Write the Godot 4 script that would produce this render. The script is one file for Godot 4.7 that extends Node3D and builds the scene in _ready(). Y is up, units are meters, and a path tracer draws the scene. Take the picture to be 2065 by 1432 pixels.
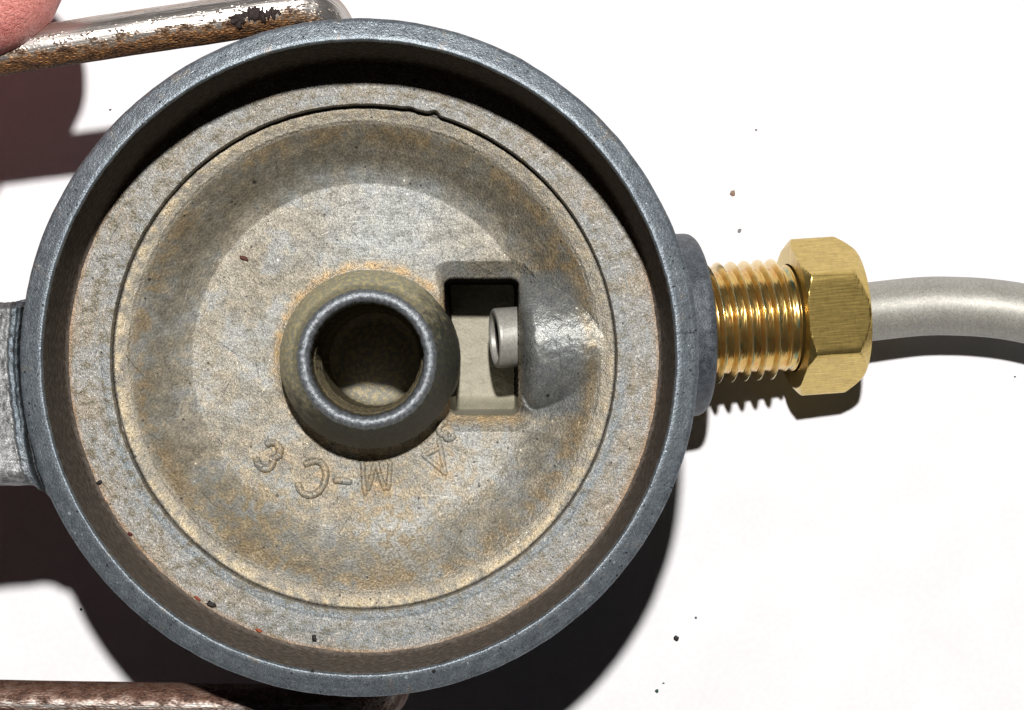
extends Node3D
# A cast metal filter head lying on a white sheet, seen from above. Lengths are written in units of U metres (0.048 mm).

const U := 4.8e-5
const CX := 724.0
const CY := 721.0
const FULL := 1400.0     # width of the square that the cast texture covers
const EYE := 8500.0
const RIM_H := 800.0

var used := {}
var n_low := FastNoiseLite.new()
var n_mid := FastNoiseLite.new()
var n_fine := FastNoiseLite.new()
var M := {}


func _ready() -> void:
	# camera
	var cam := Camera3D.new()
	cam.name = "camera"
	cam.fov = rad_to_deg(2.0 * atan(716.0 / (EYE - RIM_H)))
	cam.near = 0.02
	cam.far = 6.0
	cam.position = V(1032.5, 716, EYE)
	cam.rotation_degrees = Vector3(-90, 0, 0)
	add_child(cam)
	cam.current = true
	# a dark room, lit by the flash alone
	var env := Environment.new()
	env.background_mode = Environment.BG_COLOR
	env.background_color = Color(0.0075, 0.006, 0.0065).linear_to_srgb()
	env.tonemap_mode = Environment.TONE_MAPPER_LINEAR
	env.tonemap_exposure = 1.0
	env.sdfgi_enabled = true
	env.ssao_enabled = true
	env.ssil_enabled = true
	var we := WorldEnvironment.new()
	we.name = "world_environment"
	we.environment = env
	add_child(we)
	# the flash, high above the top edge of the picture
	var flash := SpotLight3D.new()
	flash.name = "camera_flash"
	flash.light_energy = 2.55
	flash.light_color = Color(1.0, 0.985, 0.97)
	flash.light_size = 0.022
	flash.spot_range = 4.0
	flash.spot_attenuation = 2.0
	flash.spot_angle = 16.0
	flash.spot_angle_attenuation = 0.3
	flash.shadow_enabled = true
	add_child(flash)
	flash.look_at_from_position(V(1032.5 + 350, 716 - 7764, 25000), V(1032, 716, 0), Vector3.UP)

	setup_noise()
	make_materials()
	build_table()
	build_housing()
	build_fitting()
	build_tube()
	build_bail()
	build_hand()
	build_crumbs()


# ------------------------------------------------------------------ helpers

func V(x: float, y: float, h: float) -> Vector3:
	return Vector3((x - 1032.5) * U, h * U, (y - 716.0) * U)


func at(px: float, py: float, h: float) -> Vector3:
	# a point that was measured on the photograph, at its own height over the table
	var k := (EYE - h) / (EYE - RIM_H)
	return V(1032.5 + (px - 1032.5) * k, 716.0 + (py - 716.0) * k, h)


func L(x: float, y: float, h: float) -> Vector3:
	return Vector3(x * U, h * U, y * U)


func numbered(called: String) -> String:
	if not used.has(called):
		used[called] = 0
		return called
	used[called] += 1
	return "%s_%03d" % [called, used[called]]


func thing(called: String, label: String, category: String, where: Vector3, group := "") -> Node3D:
	var o := Node3D.new()
	o.name = numbered(called)
	add_child(o)
	o.position = where
	tag(o, label, category, group)
	return o


func tag(o: Node, label: String, category: String, group := "") -> void:
	o.set_meta("label", label)
	o.set_meta("category", category)
	if group != "":
		o.set_meta("group", group)


func part(called: String, mesh: Mesh, mat: Material, parent: Node, label := "") -> MeshInstance3D:
	var o := MeshInstance3D.new()
	o.name = called
	o.mesh = mesh
	o.material_override = mat
	o.cast_shadow = GeometryInstance3D.SHADOW_CASTING_SETTING_ON
	parent.add_child(o, true)
	if label != "":
		o.set_meta("label", label)
	return o


func setup_noise() -> void:
	for a in [[n_low, 1, 0.006, 3], [n_mid, 2, 0.03, 3], [n_fine, 3, 0.12, 2]]:
		var n: FastNoiseLite = a[0]
		n.seed = a[1]
		n.noise_type = FastNoiseLite.TYPE_SIMPLEX_SMOOTH
		n.frequency = a[2]
		n.fractal_octaves = a[3]


# a grid of points, nu round and nv along, as one smooth mesh
func grid(p: PackedVector3Array, uv: PackedVector2Array, nu: int, nv: int, flip := false, colors := PackedColorArray()) -> ArrayMesh:
	var idx := PackedInt32Array()
	for j in nv - 1:
		for i in nu - 1:
			var a := j * nu + i
			var b := a + 1
			var c := a + nu
			var d := c + 1
			if flip:
				idx.append_array([a, c, b, b, c, d])
			else:
				idx.append_array([a, b, c, b, d, c])
	return indexed(p, uv, idx, colors)


func indexed(p: PackedVector3Array, uv: PackedVector2Array, idx: PackedInt32Array, colors := PackedColorArray(), given := PackedVector3Array()) -> ArrayMesh:
	var nrm := given
	if nrm.is_empty():
		# points that lie on each other share their normal, so that seams do not show
		var same := {}
		var first := PackedInt32Array()
		first.resize(p.size())
		for k in p.size():
			var key := Vector3i((p[k] * 4.0e6).round())
			first[k] = same.get_or_add(key, k)
		nrm.resize(p.size())
		for t in range(0, idx.size(), 3):
			var n := (p[idx[t + 2]] - p[idx[t]]).cross(p[idx[t + 1]] - p[idx[t]]) * 1.0e8
			for k in 3:
				nrm[first[idx[t + k]]] += n
		for k in p.size():
			if first[k] == k:
				nrm[k] = nrm[k].normalized() if nrm[k].length() > 0.0 else Vector3.UP
		for k in p.size():
			nrm[k] = nrm[first[k]]
	var arr := []
	arr.resize(Mesh.ARRAY_MAX)
	arr[Mesh.ARRAY_VERTEX] = p
	arr[Mesh.ARRAY_NORMAL] = nrm
	if not uv.is_empty():
		arr[Mesh.ARRAY_TEX_UV] = uv
	if not colors.is_empty():
		arr[Mesh.ARRAY_COLOR] = colors
	arr[Mesh.ARRAY_INDEX] = idx
	var m := ArrayMesh.new()
	m.add_surface_from_arrays(Mesh.PRIMITIVE_TRIANGLES, arr)
	return m


# profile of (radius, height), turned round the upright axis; listed so that the outside lies to its left
func lathe(profile: Array, segs: int, wobble := 0.0, seed_at := 0.0, rough := 0.0) -> ArrayMesh:
	var p := PackedVector3Array()
	var uv := PackedVector2Array()
	for j in profile.size():
		var q: Vector2 = profile[j]
		for i in segs + 1:
			var a := TAU * (i % segs) / segs
			var dr := 0.0
			var dh := 0.0
			if wobble > 0.0:
				dr = wobble * n_mid.get_noise_3d(cos(a) * 300.0, sin(a) * 300.0, seed_at + q.y * 0.1)
				dh = wobble * 0.7 * n_mid.get_noise_3d(cos(a) * 300.0, sin(a) * 300.0, seed_at + 500.0)
			if rough > 0.0:
				dr += rough * n_fine.get_noise_3d(cos(a) * q.x, sin(a) * q.x, q.y + seed_at)
			var r := maxf(q.x + dr, 0.0) if q.x > 0.5 else 0.0
			p.append(L(cos(a) * r, sin(a) * r, q.y + dh))
			uv.append(Vector2(cos(a) * q.x / FULL + 0.5, sin(a) * q.x / FULL + 0.5))
	return grid(p, uv, segs + 1, profile.size())


func rounded(points: Array, radius: float, steps := 4) -> Array:
	# rounds the corners of a profile
	var out := [points[0]]
	for k in range(1, points.size() - 1):
		var a: Vector2 = points[k - 1]
		var b: Vector2 = points[k]
		var c: Vector2 = points[k + 1]
		var ra := minf(radius, a.distance_to(b) * 0.45)
		var rc := minf(radius, c.distance_to(b) * 0.45)
		var s := b + (a - b).normalized() * ra
		var e := b + (c - b).normalized() * rc
		for i in steps + 1:
			var t := float(i) / steps
			out.append(s.lerp(b, t).lerp(b.lerp(e, t), t))
	out.append(points[-1])
	return out


# a tube along a path of points (metres), radius in metres or one per point; closed with rounded ends
func tube(path: PackedVector3Array, radii: PackedFloat32Array, sides: int, capped := true, u_scale := 1.0) -> ArrayMesh:
	var p := PackedVector3Array()
	var uv := PackedVector2Array()
	var n := path.size()
	var lengths := PackedFloat32Array([0.0])
	for k in range(1, n):
		lengths.append(lengths[k - 1] + path[k].distance_to(path[k - 1]))
	var d0 := (path[1] - path[0]).normalized()
	var up := (Vector3.UP - d0 * d0.dot(Vector3.UP)).normalized()
	if absf(d0.y) > 0.95:
		up = (Vector3.RIGHT - d0 * d0.x).normalized()
	for k in n:
		var d := (path[mini(k + 1, n - 1)] - path[maxi(k - 1, 0)]).normalized()
		var level := Vector3.UP - d * d.y
		up = level.normalized() if level.length() > 0.4 else (up - d * d.dot(up)).normalized()
		var side := d.cross(up)
		for i in sides + 1:
			var a := TAU * (i % sides) / sides
			p.append(path[k] + (up * cos(a) + side * sin(a)) * radii[k])
			uv.append(Vector2(lengths[k] / lengths[n - 1] * u_scale, float(i) / sides))
	if capped:
		var q := PackedVector3Array()
		var quv := PackedVector2Array()
		for i in sides + 1:
			q.append(path[0])
			quv.append(Vector2(0, float(i) / sides))
		q.append_array(p)
		quv.append_array(uv)
		for i in sides + 1:
			q.append(path[n - 1])
			quv.append(Vector2(u_scale, float(i) / sides))
		return grid(q, quv, sides + 1, n + 2, true)
	return grid(p, uv, sides + 1, n, true)


func subdivided(profile: Array, most: float) -> Array:
	var out := [profile[0]]
	for k in range(1, profile.size()):
		var a: Vector2 = profile[k - 1]
		var b: Vector2 = profile[k]
		var n := int(ceil(a.distance_to(b) / most))
		for i in n:
			out.append(a.lerp(b, (i + 1.0) / n))
	return out


func smooth_path(points: Array, per: int) -> PackedVector3Array:
	var out := PackedVector3Array()
	for k in points.size() - 1:
		var a: Vector3 = points[maxi(k - 1, 0)]
		var b: Vector3 = points[k]
		var c: Vector3 = points[k + 1]
		var d: Vector3 = points[mini(k + 2, points.size() - 1)]
		for i in per:
			out.append(b.cubic_interpolate(c, a, d, float(i) / per))
	out.append(points[-1])
	return out


# ------------------------------------------------------------------ materials

func bytes_of(seed_n: int, freq: float, octaves: int, size: Vector2i, kind := FastNoiseLite.TYPE_SIMPLEX_SMOOTH, seamless := false) -> PackedByteArray:
	var n := FastNoiseLite.new()
	n.seed = seed_n
	n.noise_type = kind
	n.frequency = freq
	n.fractal_octaves = octaves
	if kind == FastNoiseLite.TYPE_CELLULAR:
		n.cellular_return_type = FastNoiseLite.RETURN_DISTANCE2_SUB
	var im := n.get_seamless_image(size.x, size.y) if seamless else n.get_image(size.x, size.y)
	im.convert(Image.FORMAT_L8)
	return im.get_data()


func tex_rgb(data: PackedByteArray, size: Vector2i) -> ImageTexture:
	return ImageTexture.create_from_image(Image.create_from_data(size.x, size.y, false, Image.FORMAT_RGB8, data))


func normal_tex(data: PackedByteArray, size: Vector2i, strength: float) -> ImageTexture:
	var im := Image.create_from_data(size.x, size.y, false, Image.FORMAT_L8, data)
	im.convert(Image.FORMAT_RGBA8)
	im.bump_map_to_normal_map(strength)
	return ImageTexture.create_from_image(im)


func metal(name_: String, color: Color, metallic: float, rough: float) -> StandardMaterial3D:
	var m := StandardMaterial3D.new()
	m.resource_name = name_
	m.albedo_color = color
	m.metallic = metallic
	m.roughness = rough
	return m


func tri(m: StandardMaterial3D, tile: float) -> void:
	m.uv1_triplanar = true
	var s := 1.0 / (tile * U)
	m.uv1_scale = Vector3(s, s, s)
	m.uv1_triplanar_sharpness = 4.0


func sst(a: float, b: float, x: float) -> float:
	var t := clampf((x - a) / (b - a), 0.0, 1.0)
	return t * t * (3.0 - 2.0 * t)


func bump(x: float, c: float, w: float) -> float:
	var t := (x - c) / w
	return exp(-t * t)


func spot(x: float, y: float, cx: float, cy: float, w: float) -> float:
	var dx := (x - cx) / w
	var dy := (y - cy) / w
	return exp(-dx * dx - dy * dy)


func make_materials() -> void:
	cast_textures()
	# seamless grain used by the smaller parts
	var s := Vector2i(512, 512)
	var g1 := bytes_of(21, 0.02, 4, s, FastNoiseLite.TYPE_SIMPLEX_SMOOTH, true)
	var g2 := bytes_of(22, 0.11, 3, s, FastNoiseLite.TYPE_SIMPLEX_SMOOTH, true)
	var g3 := bytes_of(23, 0.3, 1, s, FastNoiseLite.TYPE_SIMPLEX, true)
	var grain := PackedByteArray()
	var crust := PackedByteArray()
	var grime := PackedByteArray()
	var skin := PackedByteArray()
	var lump := PackedByteArray()
	for k in s.x * s.y:
		var a := g1[k] / 255.0
		var b := g2[k] / 255.0
		var c := g3[k] / 255.0
		var v := clampf(0.62 + 0.30 * (a - 0.5) + 0.45 * (b - 0.5) + 0.28 * (c - 0.5), 0.0, 1.0)
		var w := int(v * 255.0)
		grain.append_array([w, w, w])
		lump.append(int(clampf(0.5 + 0.5 * (a - 0.5) + 0.5 * (b - 0.5) + 0.2 * (c - 0.5), 0.0, 1.0) * 255.0))
		# tan and grey scale on old zinc
		var t := sst(0.42, 0.66, a * 0.6 + b * 0.4)
		var q := 1.05 + 0.5 * (b - 0.5) + 0.4 * (c - 0.5)
		crust.append_array([int(clampf(lerpf(0.51, 0.66, t) * q, 0, 1) * 255), int(clampf(lerpf(0.50, 0.615, t) * q, 0, 1) * 255), int(clampf(lerpf(0.46, 0.48, t) * q, 0, 1) * 255)])
		# dark grime with brown flecks
		var f := sst(0.62, 0.72, b) * 0.6
		var d := 0.28 + 0.16 * (a - 0.5) + 0.22 * (c - 0.5)
		grime.append_array([int(clampf(d + 0.22 * f, 0, 1) * 255), int(clampf(d * 0.97 + 0.14 * f, 0, 1) * 255), int(clampf(d * 0.94 + 0.05 * f, 0, 1) * 255)])
		var e := clampf(0.86 + 0.3 * (b - 0.5) + 0.16 * (c - 0.5) + 0.12 * (a - 0.5), 0.0, 1.0)
		skin.append_array([int(e * 255), int(clampf(e * e * 1.02, 0, 1) * 255), int(clampf(e * e, 0, 1) * 255)])
	var soft := PackedByteArray()
	for k in s.x * s.y:
		var w := int(clampf(0.88 + 0.08 * (g1[k] / 255.0 - 0.5) + 0.10 * (g2[k] / 255.0 - 0.5) + 0.16 * (g3[k] / 255.0 - 0.5), 0, 1) * 255)
		soft.append_array([w, w, w])
	var t_soft := tex_rgb(soft, s)
	var cloud := PackedByteArray()
	for k in s.x * s.y:
		var w := int(clampf(0.985 + 0.03 * (g1[k] / 255.0 - 0.5) + 0.02 * (g3[k] / 255.0 - 0.5), 0, 1) * 255)
		cloud.append_array([w, w, w])
	var t_soft2 := tex_rgb(cloud, s)
	var t_grain := tex_rgb(grain, s)
	var t_crust := tex_rgb(crust, s)
	var t_grime := tex_rgb(grime, s)
	var t_lump := normal_tex(lump, s, 6.0)
	var g4 := bytes_of(24, 0.035, 3, s, FastNoiseLite.TYPE_SIMPLEX_SMOOTH, true)
	var crease := PackedByteArray()
	for k in s.x * s.y:
		var c := 1.0 - sst(0.0, 0.045, absf(g4[k] / 255.0 - 0.5))
		crease.append(int(clampf(0.62 - 0.6 * c + 0.25 * (g3[k] / 255.0 - 0.5), 0, 1) * 255))
		var pale := c * (0.45 + 0.7 * (g2[k] / 255.0 - 0.3))
		skin[k * 3] = int(lerpf(skin[k * 3], 255, clampf(pale, 0, 1)))
		skin[k * 3 + 1] = int(lerpf(skin[k * 3 + 1], 245, clampf(pale, 0, 1) * 0.8))
		skin[k * 3 + 2] = int(lerpf(skin[k * 3 + 2], 225, clampf(pale, 0, 1) * 0.7))
	var t_crease := normal_tex(crease, s, 5.0)

	var m := metal("outer_zinc", Color(0.50, 0.535, 0.57), 0.35, 0.5)
	m.albedo_texture = t_grain
	m.normal_enabled = true
	m.normal_texture = t_lump
	m.normal_scale = 0.5
	tri(m, 260)
	M.body = m
	m = metal("grimy_wall", Color(1.22, 1.19, 1.16), 0.0, 0.75)
	m.albedo_texture = t_grime
	m.normal_enabled = true
	m.normal_texture = t_lump
	m.normal_scale = 0.6
	tri(m, 200)
	m.metallic_specular = 0.12
	M.wall = m
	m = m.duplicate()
	m.albedo_color = Color(0.36, 0.34, 0.33)  # wall material darkened: shade of the recess put into the colour
	m.resource_name = "shade_tinted_recess"
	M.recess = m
	m = metal("scaled_zinc", Color(0.92, 0.92, 0.92), 0.12, 0.55)
	m.albedo_texture = t_crust
	m.normal_enabled = true
	m.normal_texture = t_lump
	m.normal_scale = 0.8
	tri(m, 170)
	M.scale = m
	m = m.duplicate()
	m.resource_name = "spigot_zinc"
	m.vertex_color_use_as_albedo = true
	m.albedo_color = Color(1.2, 1.18, 1.12)
	m.metallic = 0.05
	m.normal_scale = 0.5
	M.spigot = m
	m = M.scale.duplicate()
	m.resource_name = "shade_tinted_bore"
	m.albedo_color = Color(0.66, 0.64, 0.60)  # darker than the bore floor: shade inside the bore put into the colour
	m.metallic_specular = 0.2
	M.bore_wall = m
	m = metal("worn_edge", Color(0.80, 0.83, 0.86), 0.65, 0.42)
	m.albedo_texture = t_grain
	m.normal_enabled = true
	m.normal_texture = t_lump
	m.normal_scale = 0.6
	tri(m, 120)
	M.edge = m
	m = metal("bright_zinc", Color(1, 1, 1), 0.45, 0.45)
	m.albedo_texture = t_grain
	m.normal_enabled = true
	m.normal_texture = t_lump
	m.normal_scale = 0.45
	tri(m, 220)
	m.vertex_color_use_as_albedo = true
	M.lug = m
	m = metal("inlet_floor", Color(0.66, 0.64, 0.56), 0.0, 0.6)
	m.albedo_texture = t_soft
	m.normal_enabled = true
	m.normal_texture = t_lump
	m.normal_scale = 0.35
	tri(m, 420)
	M.passage = m
	# brass: brushed along the fitting on the nut, patina in the threads as vertex colour
	var streak_size := Vector2i(512, 512)
	var st := bytes_of(31, 0.09, 3, Vector2i(128, 512), FastNoiseLite.TYPE_SIMPLEX_SMOOTH, true)
	var sti := Image.create_from_data(128, 512, false, Image.FORMAT_L8, st)
	sti.resize(512, 512, Image.INTERPOLATE_CUBIC)
	sti.resize(3072, 512, Image.INTERPOLATE_CUBIC)
	sti = sti.get_region(Rect2i(0, 0, 512, 512))
	st = sti.get_data()
	var bl := bytes_of(32, 0.012, 4, streak_size, FastNoiseLite.TYPE_SIMPLEX_SMOOTH, false)
	var nut := PackedByteArray()
	for k in 512 * 512:
		var a := st[k] / 255.0
		var b := bl[k] / 255.0
		var v := clampf(0.84 + 0.22 * (a - 0.5) + 0.14 * (b - 0.5), 0, 1)
		var tarn := sst(0.50, 0.80, b) * 0.12
		nut.append_array([int(clampf(v * (1 - tarn * 0.9), 0, 1) * 255), int(clampf(v * (1 - tarn * 0.9), 0, 1) * 255), int(clampf(v * (1 - tarn * 0.9), 0, 1) * 255)])
	var nrng := RandomNumberGenerator.new()
	nrng.seed = 5
	for n in 46:
		var q := Vector2(nrng.randf() * 512, nrng.randf() * 512)
		var d := Vector2.from_angle(nrng.randf_range(-0.25, 0.25) if n % 3 else nrng.randf() * PI)
		var tone := 0.62 if n % 2 else 1.2
		for step in int(nrng.randf_range(15, 150)):
			q += d
			var o := (posmod(int(q.y), 512) * 512 + posmod(int(q.x), 512)) * 3
			for ch in 3:
				nut[o + ch] = clampi(int(nut[o + ch] * tone), 0, 255)
	m = metal("brass_flat", Color(0.95, 0.83, 0.50), 0.95, 0.27)
	m.albedo_texture = tex_rgb(nut, streak_size)
	m.normal_enabled = true
	m.normal_texture = normal_tex(st, streak_size, 3.0)
	m.normal_scale = 0.10
	M.nut = m
	m = metal("brass_thread", Color(1, 1, 1), 0.95, 0.24)
	m.vertex_color_use_as_albedo = true
	M.thread = m
	m = metal("satin_steel", Color(0.68, 0.675, 0.645), 0.35, 0.48)
	m.albedo_texture = t_soft
	m.normal_enabled = true
	m.normal_texture = t_lump
	m.normal_scale = 0.03
	tri(m, 900)
	M.tube = m
	M.bore = metal("tube_bore", Color(0.20, 0.18, 0.16), 0.2, 0.7)
	M.rust_black = metal("black_crust", Color(0.22, 0.18, 0.17), 0.1, 0.6)
	M.rust_black.normal_enabled = true
	M.rust_black.normal_texture = t_lump
	M.rust_black.normal_scale = 2.0
	tri(M.rust_black, 60)
	m = metal("skin", Color(1.1, 0.80, 0.77), 0.0, 0.5)
	m.albedo_texture = tex_rgb(skin, s)
	m.normal_enabled = true
	m.normal_texture = t_crease
	m.normal_scale = 1.6
	m.subsurf_scatter_enabled = true
	m.subsurf_scatter_strength = 0.02
	tri(m, 340)
	m.uv1_scale *= Vector3(0.55, 1.0, 1.2)
	M.skin = m
	m = metal("white_sheet", Color(0.856, 0.856, 0.868), 0.0, 0.8)
	m.albedo_texture = t_soft2
	m.metallic_specular = 0.25
	tri(m, 2600)
	M.sheet = m


func dab(col: PackedByteArray, rel: PackedByteArray, w: int, k: float, at_: Vector2, size: float, tone: float, depth: int) -> void:
	var c := (at_ + Vector2.ONE * FULL / 2) / k
	var n := int(ceil(size + 1.0))
	for dy in range(-n, n + 1):
		for dx in range(-n, n + 1):
			var x := int(c.x) + dx
			var y := int(c.y) + dy
			if x < 0 or y < 0 or x >= w or y >= w:
				continue
			var f := clampf(size + 0.7 - Vector2(x + 0.5, y + 0.5).distance_to(c), 0.0, 1.0)
			if f <= 0.0:
				continue
			var o := y * w + x
			for ch in 3:
				col[o * 3 + ch] = clampi(int(col[o * 3 + ch] * lerpf(1.0, tone, f)), 0, 255)
			rel[o] = clampi(rel[o] + int(depth * f), 0, 255)


# colour and relief of the cast inside, laid out from above over the whole head
func cast_textures() -> void:
	var w := 1440
	var s := Vector2i(w, w)
	var k := FULL / w
	var low := bytes_of(1, 0.007, 3, s)
	var mid := bytes_of(2, 0.030, 4, s)
	var fine := bytes_of(3, 0.13, 2, s)
	var tiny := bytes_of(4, 0.34, 1, s, FastNoiseLite.TYPE_SIMPLEX)
	var vein := bytes_of(5, 0.07, 3, s)
	var col := PackedByteArray()
	col.resize(w * w * 3)
	var rel := PackedByteArray()
	rel.resize(w * w)
	for j in w:
		var y := (j + 0.5) * k - FULL / 2
		for i in w:
			var x := (i + 0.5) * k - FULL / 2
			var r := sqrt(x * x + y * y)
			if r > 698.0:
				continue
			var o := j * w + i
			var nl := low[o] / 255.0
			var nm := mid[o] / 255.0
			var nf := fine[o] / 255.0
			var ng := tiny[o] / 255.0
			var vv := absf(vein[o] / 255.0 - 0.5)
			var ang := atan2(y, x)
			# streaks that run round the axis, from the lathe and from wiping
			var ring := mid[(int(r * 2.6) % w) * w + (int((ang + PI) * 90.0) % w)] / 255.0
			var red: float
			var gre: float
			var blu: float
			var amount := 1.0
			var rough := 1.0
			if r > 628.0:
				# rim: blue grey, fine grain
				red = 0.405; gre = 0.445; blu = 0.48
				var u := 0.35 * (nm - 0.5) + 0.65 * (ring - 0.5) + 0.35 * sin(r * 1.3 + 4.0 * nl)* (nl - 0.3)
				red += u * 0.10; gre += u * 0.10; blu += u * 0.09
				var rust := sst(0.66, 0.78, nl * 0.5 + nm * 0.5) * 0.25
				red = lerpf(red, 0.47, rust); gre = lerpf(gre, 0.38, rust); blu = lerpf(blu, 0.30, rust)
				amount = 0.9
			elif r > 526.0:
				# ledge
				var t := sst(0.40, 0.62, 0.5 * nl + 0.35 * nm + 0.15 * ring)
				red = lerpf(0.565, 0.58, t); gre = lerpf(0.56, 0.54, t); blu = lerpf(0.54, 0.475, t)
				var cool := sst(0.5, 0.68, ring * 0.7 + nm * 0.3) * 0.4
				cool = maxf(cool, bump(r, 540, 12) * (0.35 + 0.65 * sst(-0.3, 0.4, y / r)) * 0.75)
				cool = maxf(cool, 0.7 * bump(r, 585, 34) * sst(0.8, 1.0, y / r) * sst(0.35, 0.6, nm))
				red = lerpf(red, 0.47, cool); gre = lerpf(gre, 0.515, cool); blu = lerpf(blu, 0.545, cool)
				var dark := sst(0.50, 0.70, 0.6 * nm + 0.4 * nf) * (0.6 + 0.3 * sst(0.0, -0.9, x / r))
				red = lerpf(red, 0.36, dark); gre = lerpf(gre, 0.335, dark); blu = lerpf(blu, 0.27, dark)
				var pale := sst(0.60, 0.74, 0.4 * (1.0 - nm) + 0.6 * nf) * 0.6
				red = lerpf(red, 0.74, pale); gre = lerpf(gre, 0.72, pale); blu = lerpf(blu, 0.68, pale)
				var turn := 0.5 + 0.5 * sin(r * 1.9 + 3.0 * nl)
				red *= 1.0 - 0.07 * turn; gre *= 1.0 - 0.07 * turn; blu *= 1.0 - 0.065 * turn
				var out := bump(r, 618, 9) * (0.5 + 0.5 * nl) * 0.8
				red = lerpf(red, 0.60, out); gre = lerpf(gre, 0.43, out); blu = lerpf(blu, 0.28, out)
			elif r > 488.0:
				# lip of the bowl: cream scale, least at the top right
				var c := 0.05 + 0.95 * sst(0.3, 0.62, nm * 0.6 + nl * 0.4)
				c *= 0.25 + 0.75 * bump(r, 515, 11)
				c *= 0.45 + 0.55 * maxf(sst(0.1, 0.7, y / r), sst(0.2, 0.8, -x / r))
				red = lerpf(0.55, 0.74, c); gre = lerpf(0.53, 0.685, c); blu = lerpf(0.485, 0.575, c)
				var pit := sst(0.60, 0.70, nf * 0.6 + nm * 0.4) * 0.65
				red = lerpf(red, 0.44, pit); gre = lerpf(gre, 0.38, pit); blu = lerpf(blu, 0.28, pit)
				var gap := bump(r, 524, 2.5) * 0.6
				red *= 1 - gap; gre *= 1 - gap; blu *= 1 - gap
				rough = 1.3
			else:
				# bowl
				var body := 0.6 * nl + 0.28 * nm + 0.12 * ring
				var t := sst(0.40, 0.60, body)
				red = lerpf(0.575, 0.60, t); gre = lerpf(0.58, 0.575, t); blu = lerpf(0.565, 0.52, t)
				var broad := sst(0.36, 0.64, 1.0 - low[(j * 7 / 5 % w) * w + (i * 7 / 5 % w)] / 255.0) * 0.55
				red = lerpf(red, 0.50, broad); gre = lerpf(gre, 0.47, broad); blu = lerpf(blu, 0.405, broad)
				# tide lines where fuel dried
				var tide := bump(body, 0.53, 0.010) * 0.30 + bump(body, 0.46, 0.008) * 0.22
				red = lerpf(red, 0.46, tide); gre = lerpf(gre, 0.41, tide); blu = lerpf(blu, 0.33, tide)
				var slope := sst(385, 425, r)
				var olive_shade := slope * (0.3 + 0.6 * ring) * (0.12 + 0.88 * sst(0.3, -0.6, (y - x * 0.25) / maxf(r, 1.0)))  # olive scale, with shade of the upper slope painted into its tone
				red = lerpf(red, 0.41, olive_shade); gre = lerpf(gre, 0.385, olive_shade); blu = lerpf(blu, 0.33, olive_shade)
				# brown scale below the lip
				var br := bump(r, 470, 20) * sst(0.35, 0.65, nl * 0.5 + nm * 0.5) * 0.85
				br = maxf(br, spot(x, y, 440, -190, 90) * sst(0.3, 0.6, nm))
				br *= 0.75
				red = lerpf(red, 0.50, br); gre = lerpf(gre, 0.42, br); blu = lerpf(blu, 0.30, br)
				# brushed, bare metal above the spigot
				var bare := spot(x, y, 60, -290, 170) * (1 - slope) * 0.75
				var lv := 0.0
				if bare > 0.03:
					lv = 0.10 * n_fine.get_noise_2d(x * 0.12 + y * 0.03, y * 1.6) + 0.04 * n_fine.get_noise_2d(x * 0.05, y * 3.0)
				red = lerpf(red, 0.62 + lv, bare); gre = lerpf(gre, 0.64 + lv, bare); blu = lerpf(blu, 0.645 + lv, bare)
				# crust at lower left, pale patches at the bottom
				var cr := maxf(spot(x, y, -230, 330, 120), 0.7 * spot(x, y, 30, 330, 120)) * sst(0.42, 0.62, nm * 0.75 + nf * 0.25) * 0.8
				red = lerpf(red, 0.49, cr); gre = lerpf(gre, 0.43, cr); blu = lerpf(blu, 0.32, cr)
				var wh := maxf(spot(x, y, 70, 380, 75), maxf(spot(x, y, -330, 20, 70) * 0.6, spot(x, y, 210, 250, 80))) * sst(0.35, 0.6, 1.0 - nm)
				red = lerpf(red, 0.73, wh * 0.7); gre = lerpf(gre, 0.735, wh * 0.7); blu = lerpf(blu, 0.72, wh * 0.7)
				var cream := sst(0.54, 0.72, nm * 0.65 + nf * 0.35) * (0.2 + 0.22 * sst(0.0, 0.8, y / 400.0))
				cream *= 0.7
				red = lerpf(red, 0.72, cream); gre = lerpf(gre, 0.68, cream); blu = lerpf(blu, 0.60, cream)
				var dk := sst(0.54, 0.76, (1.0 - nm) * 0.7 + (1.0 - nf) * 0.3) * 0.2
				red = lerpf(red, 0.40, dk); gre = lerpf(gre, 0.37, dk); blu = lerpf(blu, 0.31, dk)
				# rusty tan collar at the foot of the spigot, and round the opening
				var rr := sqrt((x - 8) * (x - 8) + (y - 4) * (y - 4))
				var rg := bump(rr, 199, 11) * (0.35 + 0.65 * sst(0.2, -0.7, (y + x * 0.35) / maxf(r, 1))) * (0.5 + 0.9 * nm)
				rg = maxf(rg, 0.9 * spot(x, y, 163, -115, 45))
				rg = maxf(rg, 0.85 * bump(y, 130, 13) * sst(150, 180, x) * sst(345, 315, x))
				rg = maxf(rg, 0.75 * bump(x, 322, 13) * sst(-120, -80, y) * sst(130, 90, y))
				rg = maxf(rg, 0.8 * bump(x, 172, 12) * sst(60, 85, y) * sst(170, 120, y))
				rg = minf(rg, 1.0) * (0.35 + 0.6 * nm)
				red = lerpf(red, 0.66, rg); gre = lerpf(gre, 0.545, rg); blu = lerpf(blu, 0.38, rg)
				# stains round the raised marks
				var stn := maxf(maxf(spot(x, y, -192, 212, 32), spot(x, y, -98, 258, 36)), maxf(spot(x, y, 25, 282, 42), spot(x, y, 160, 232, 34))) * sst(0.35, 0.65, nm * 0.5 + nf * 0.5)
				red = lerpf(red, 0.67, stn * 0.42); gre = lerpf(gre, 0.54, stn * 0.42); blu = lerpf(blu, 0.37, stn * 0.42)
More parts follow.
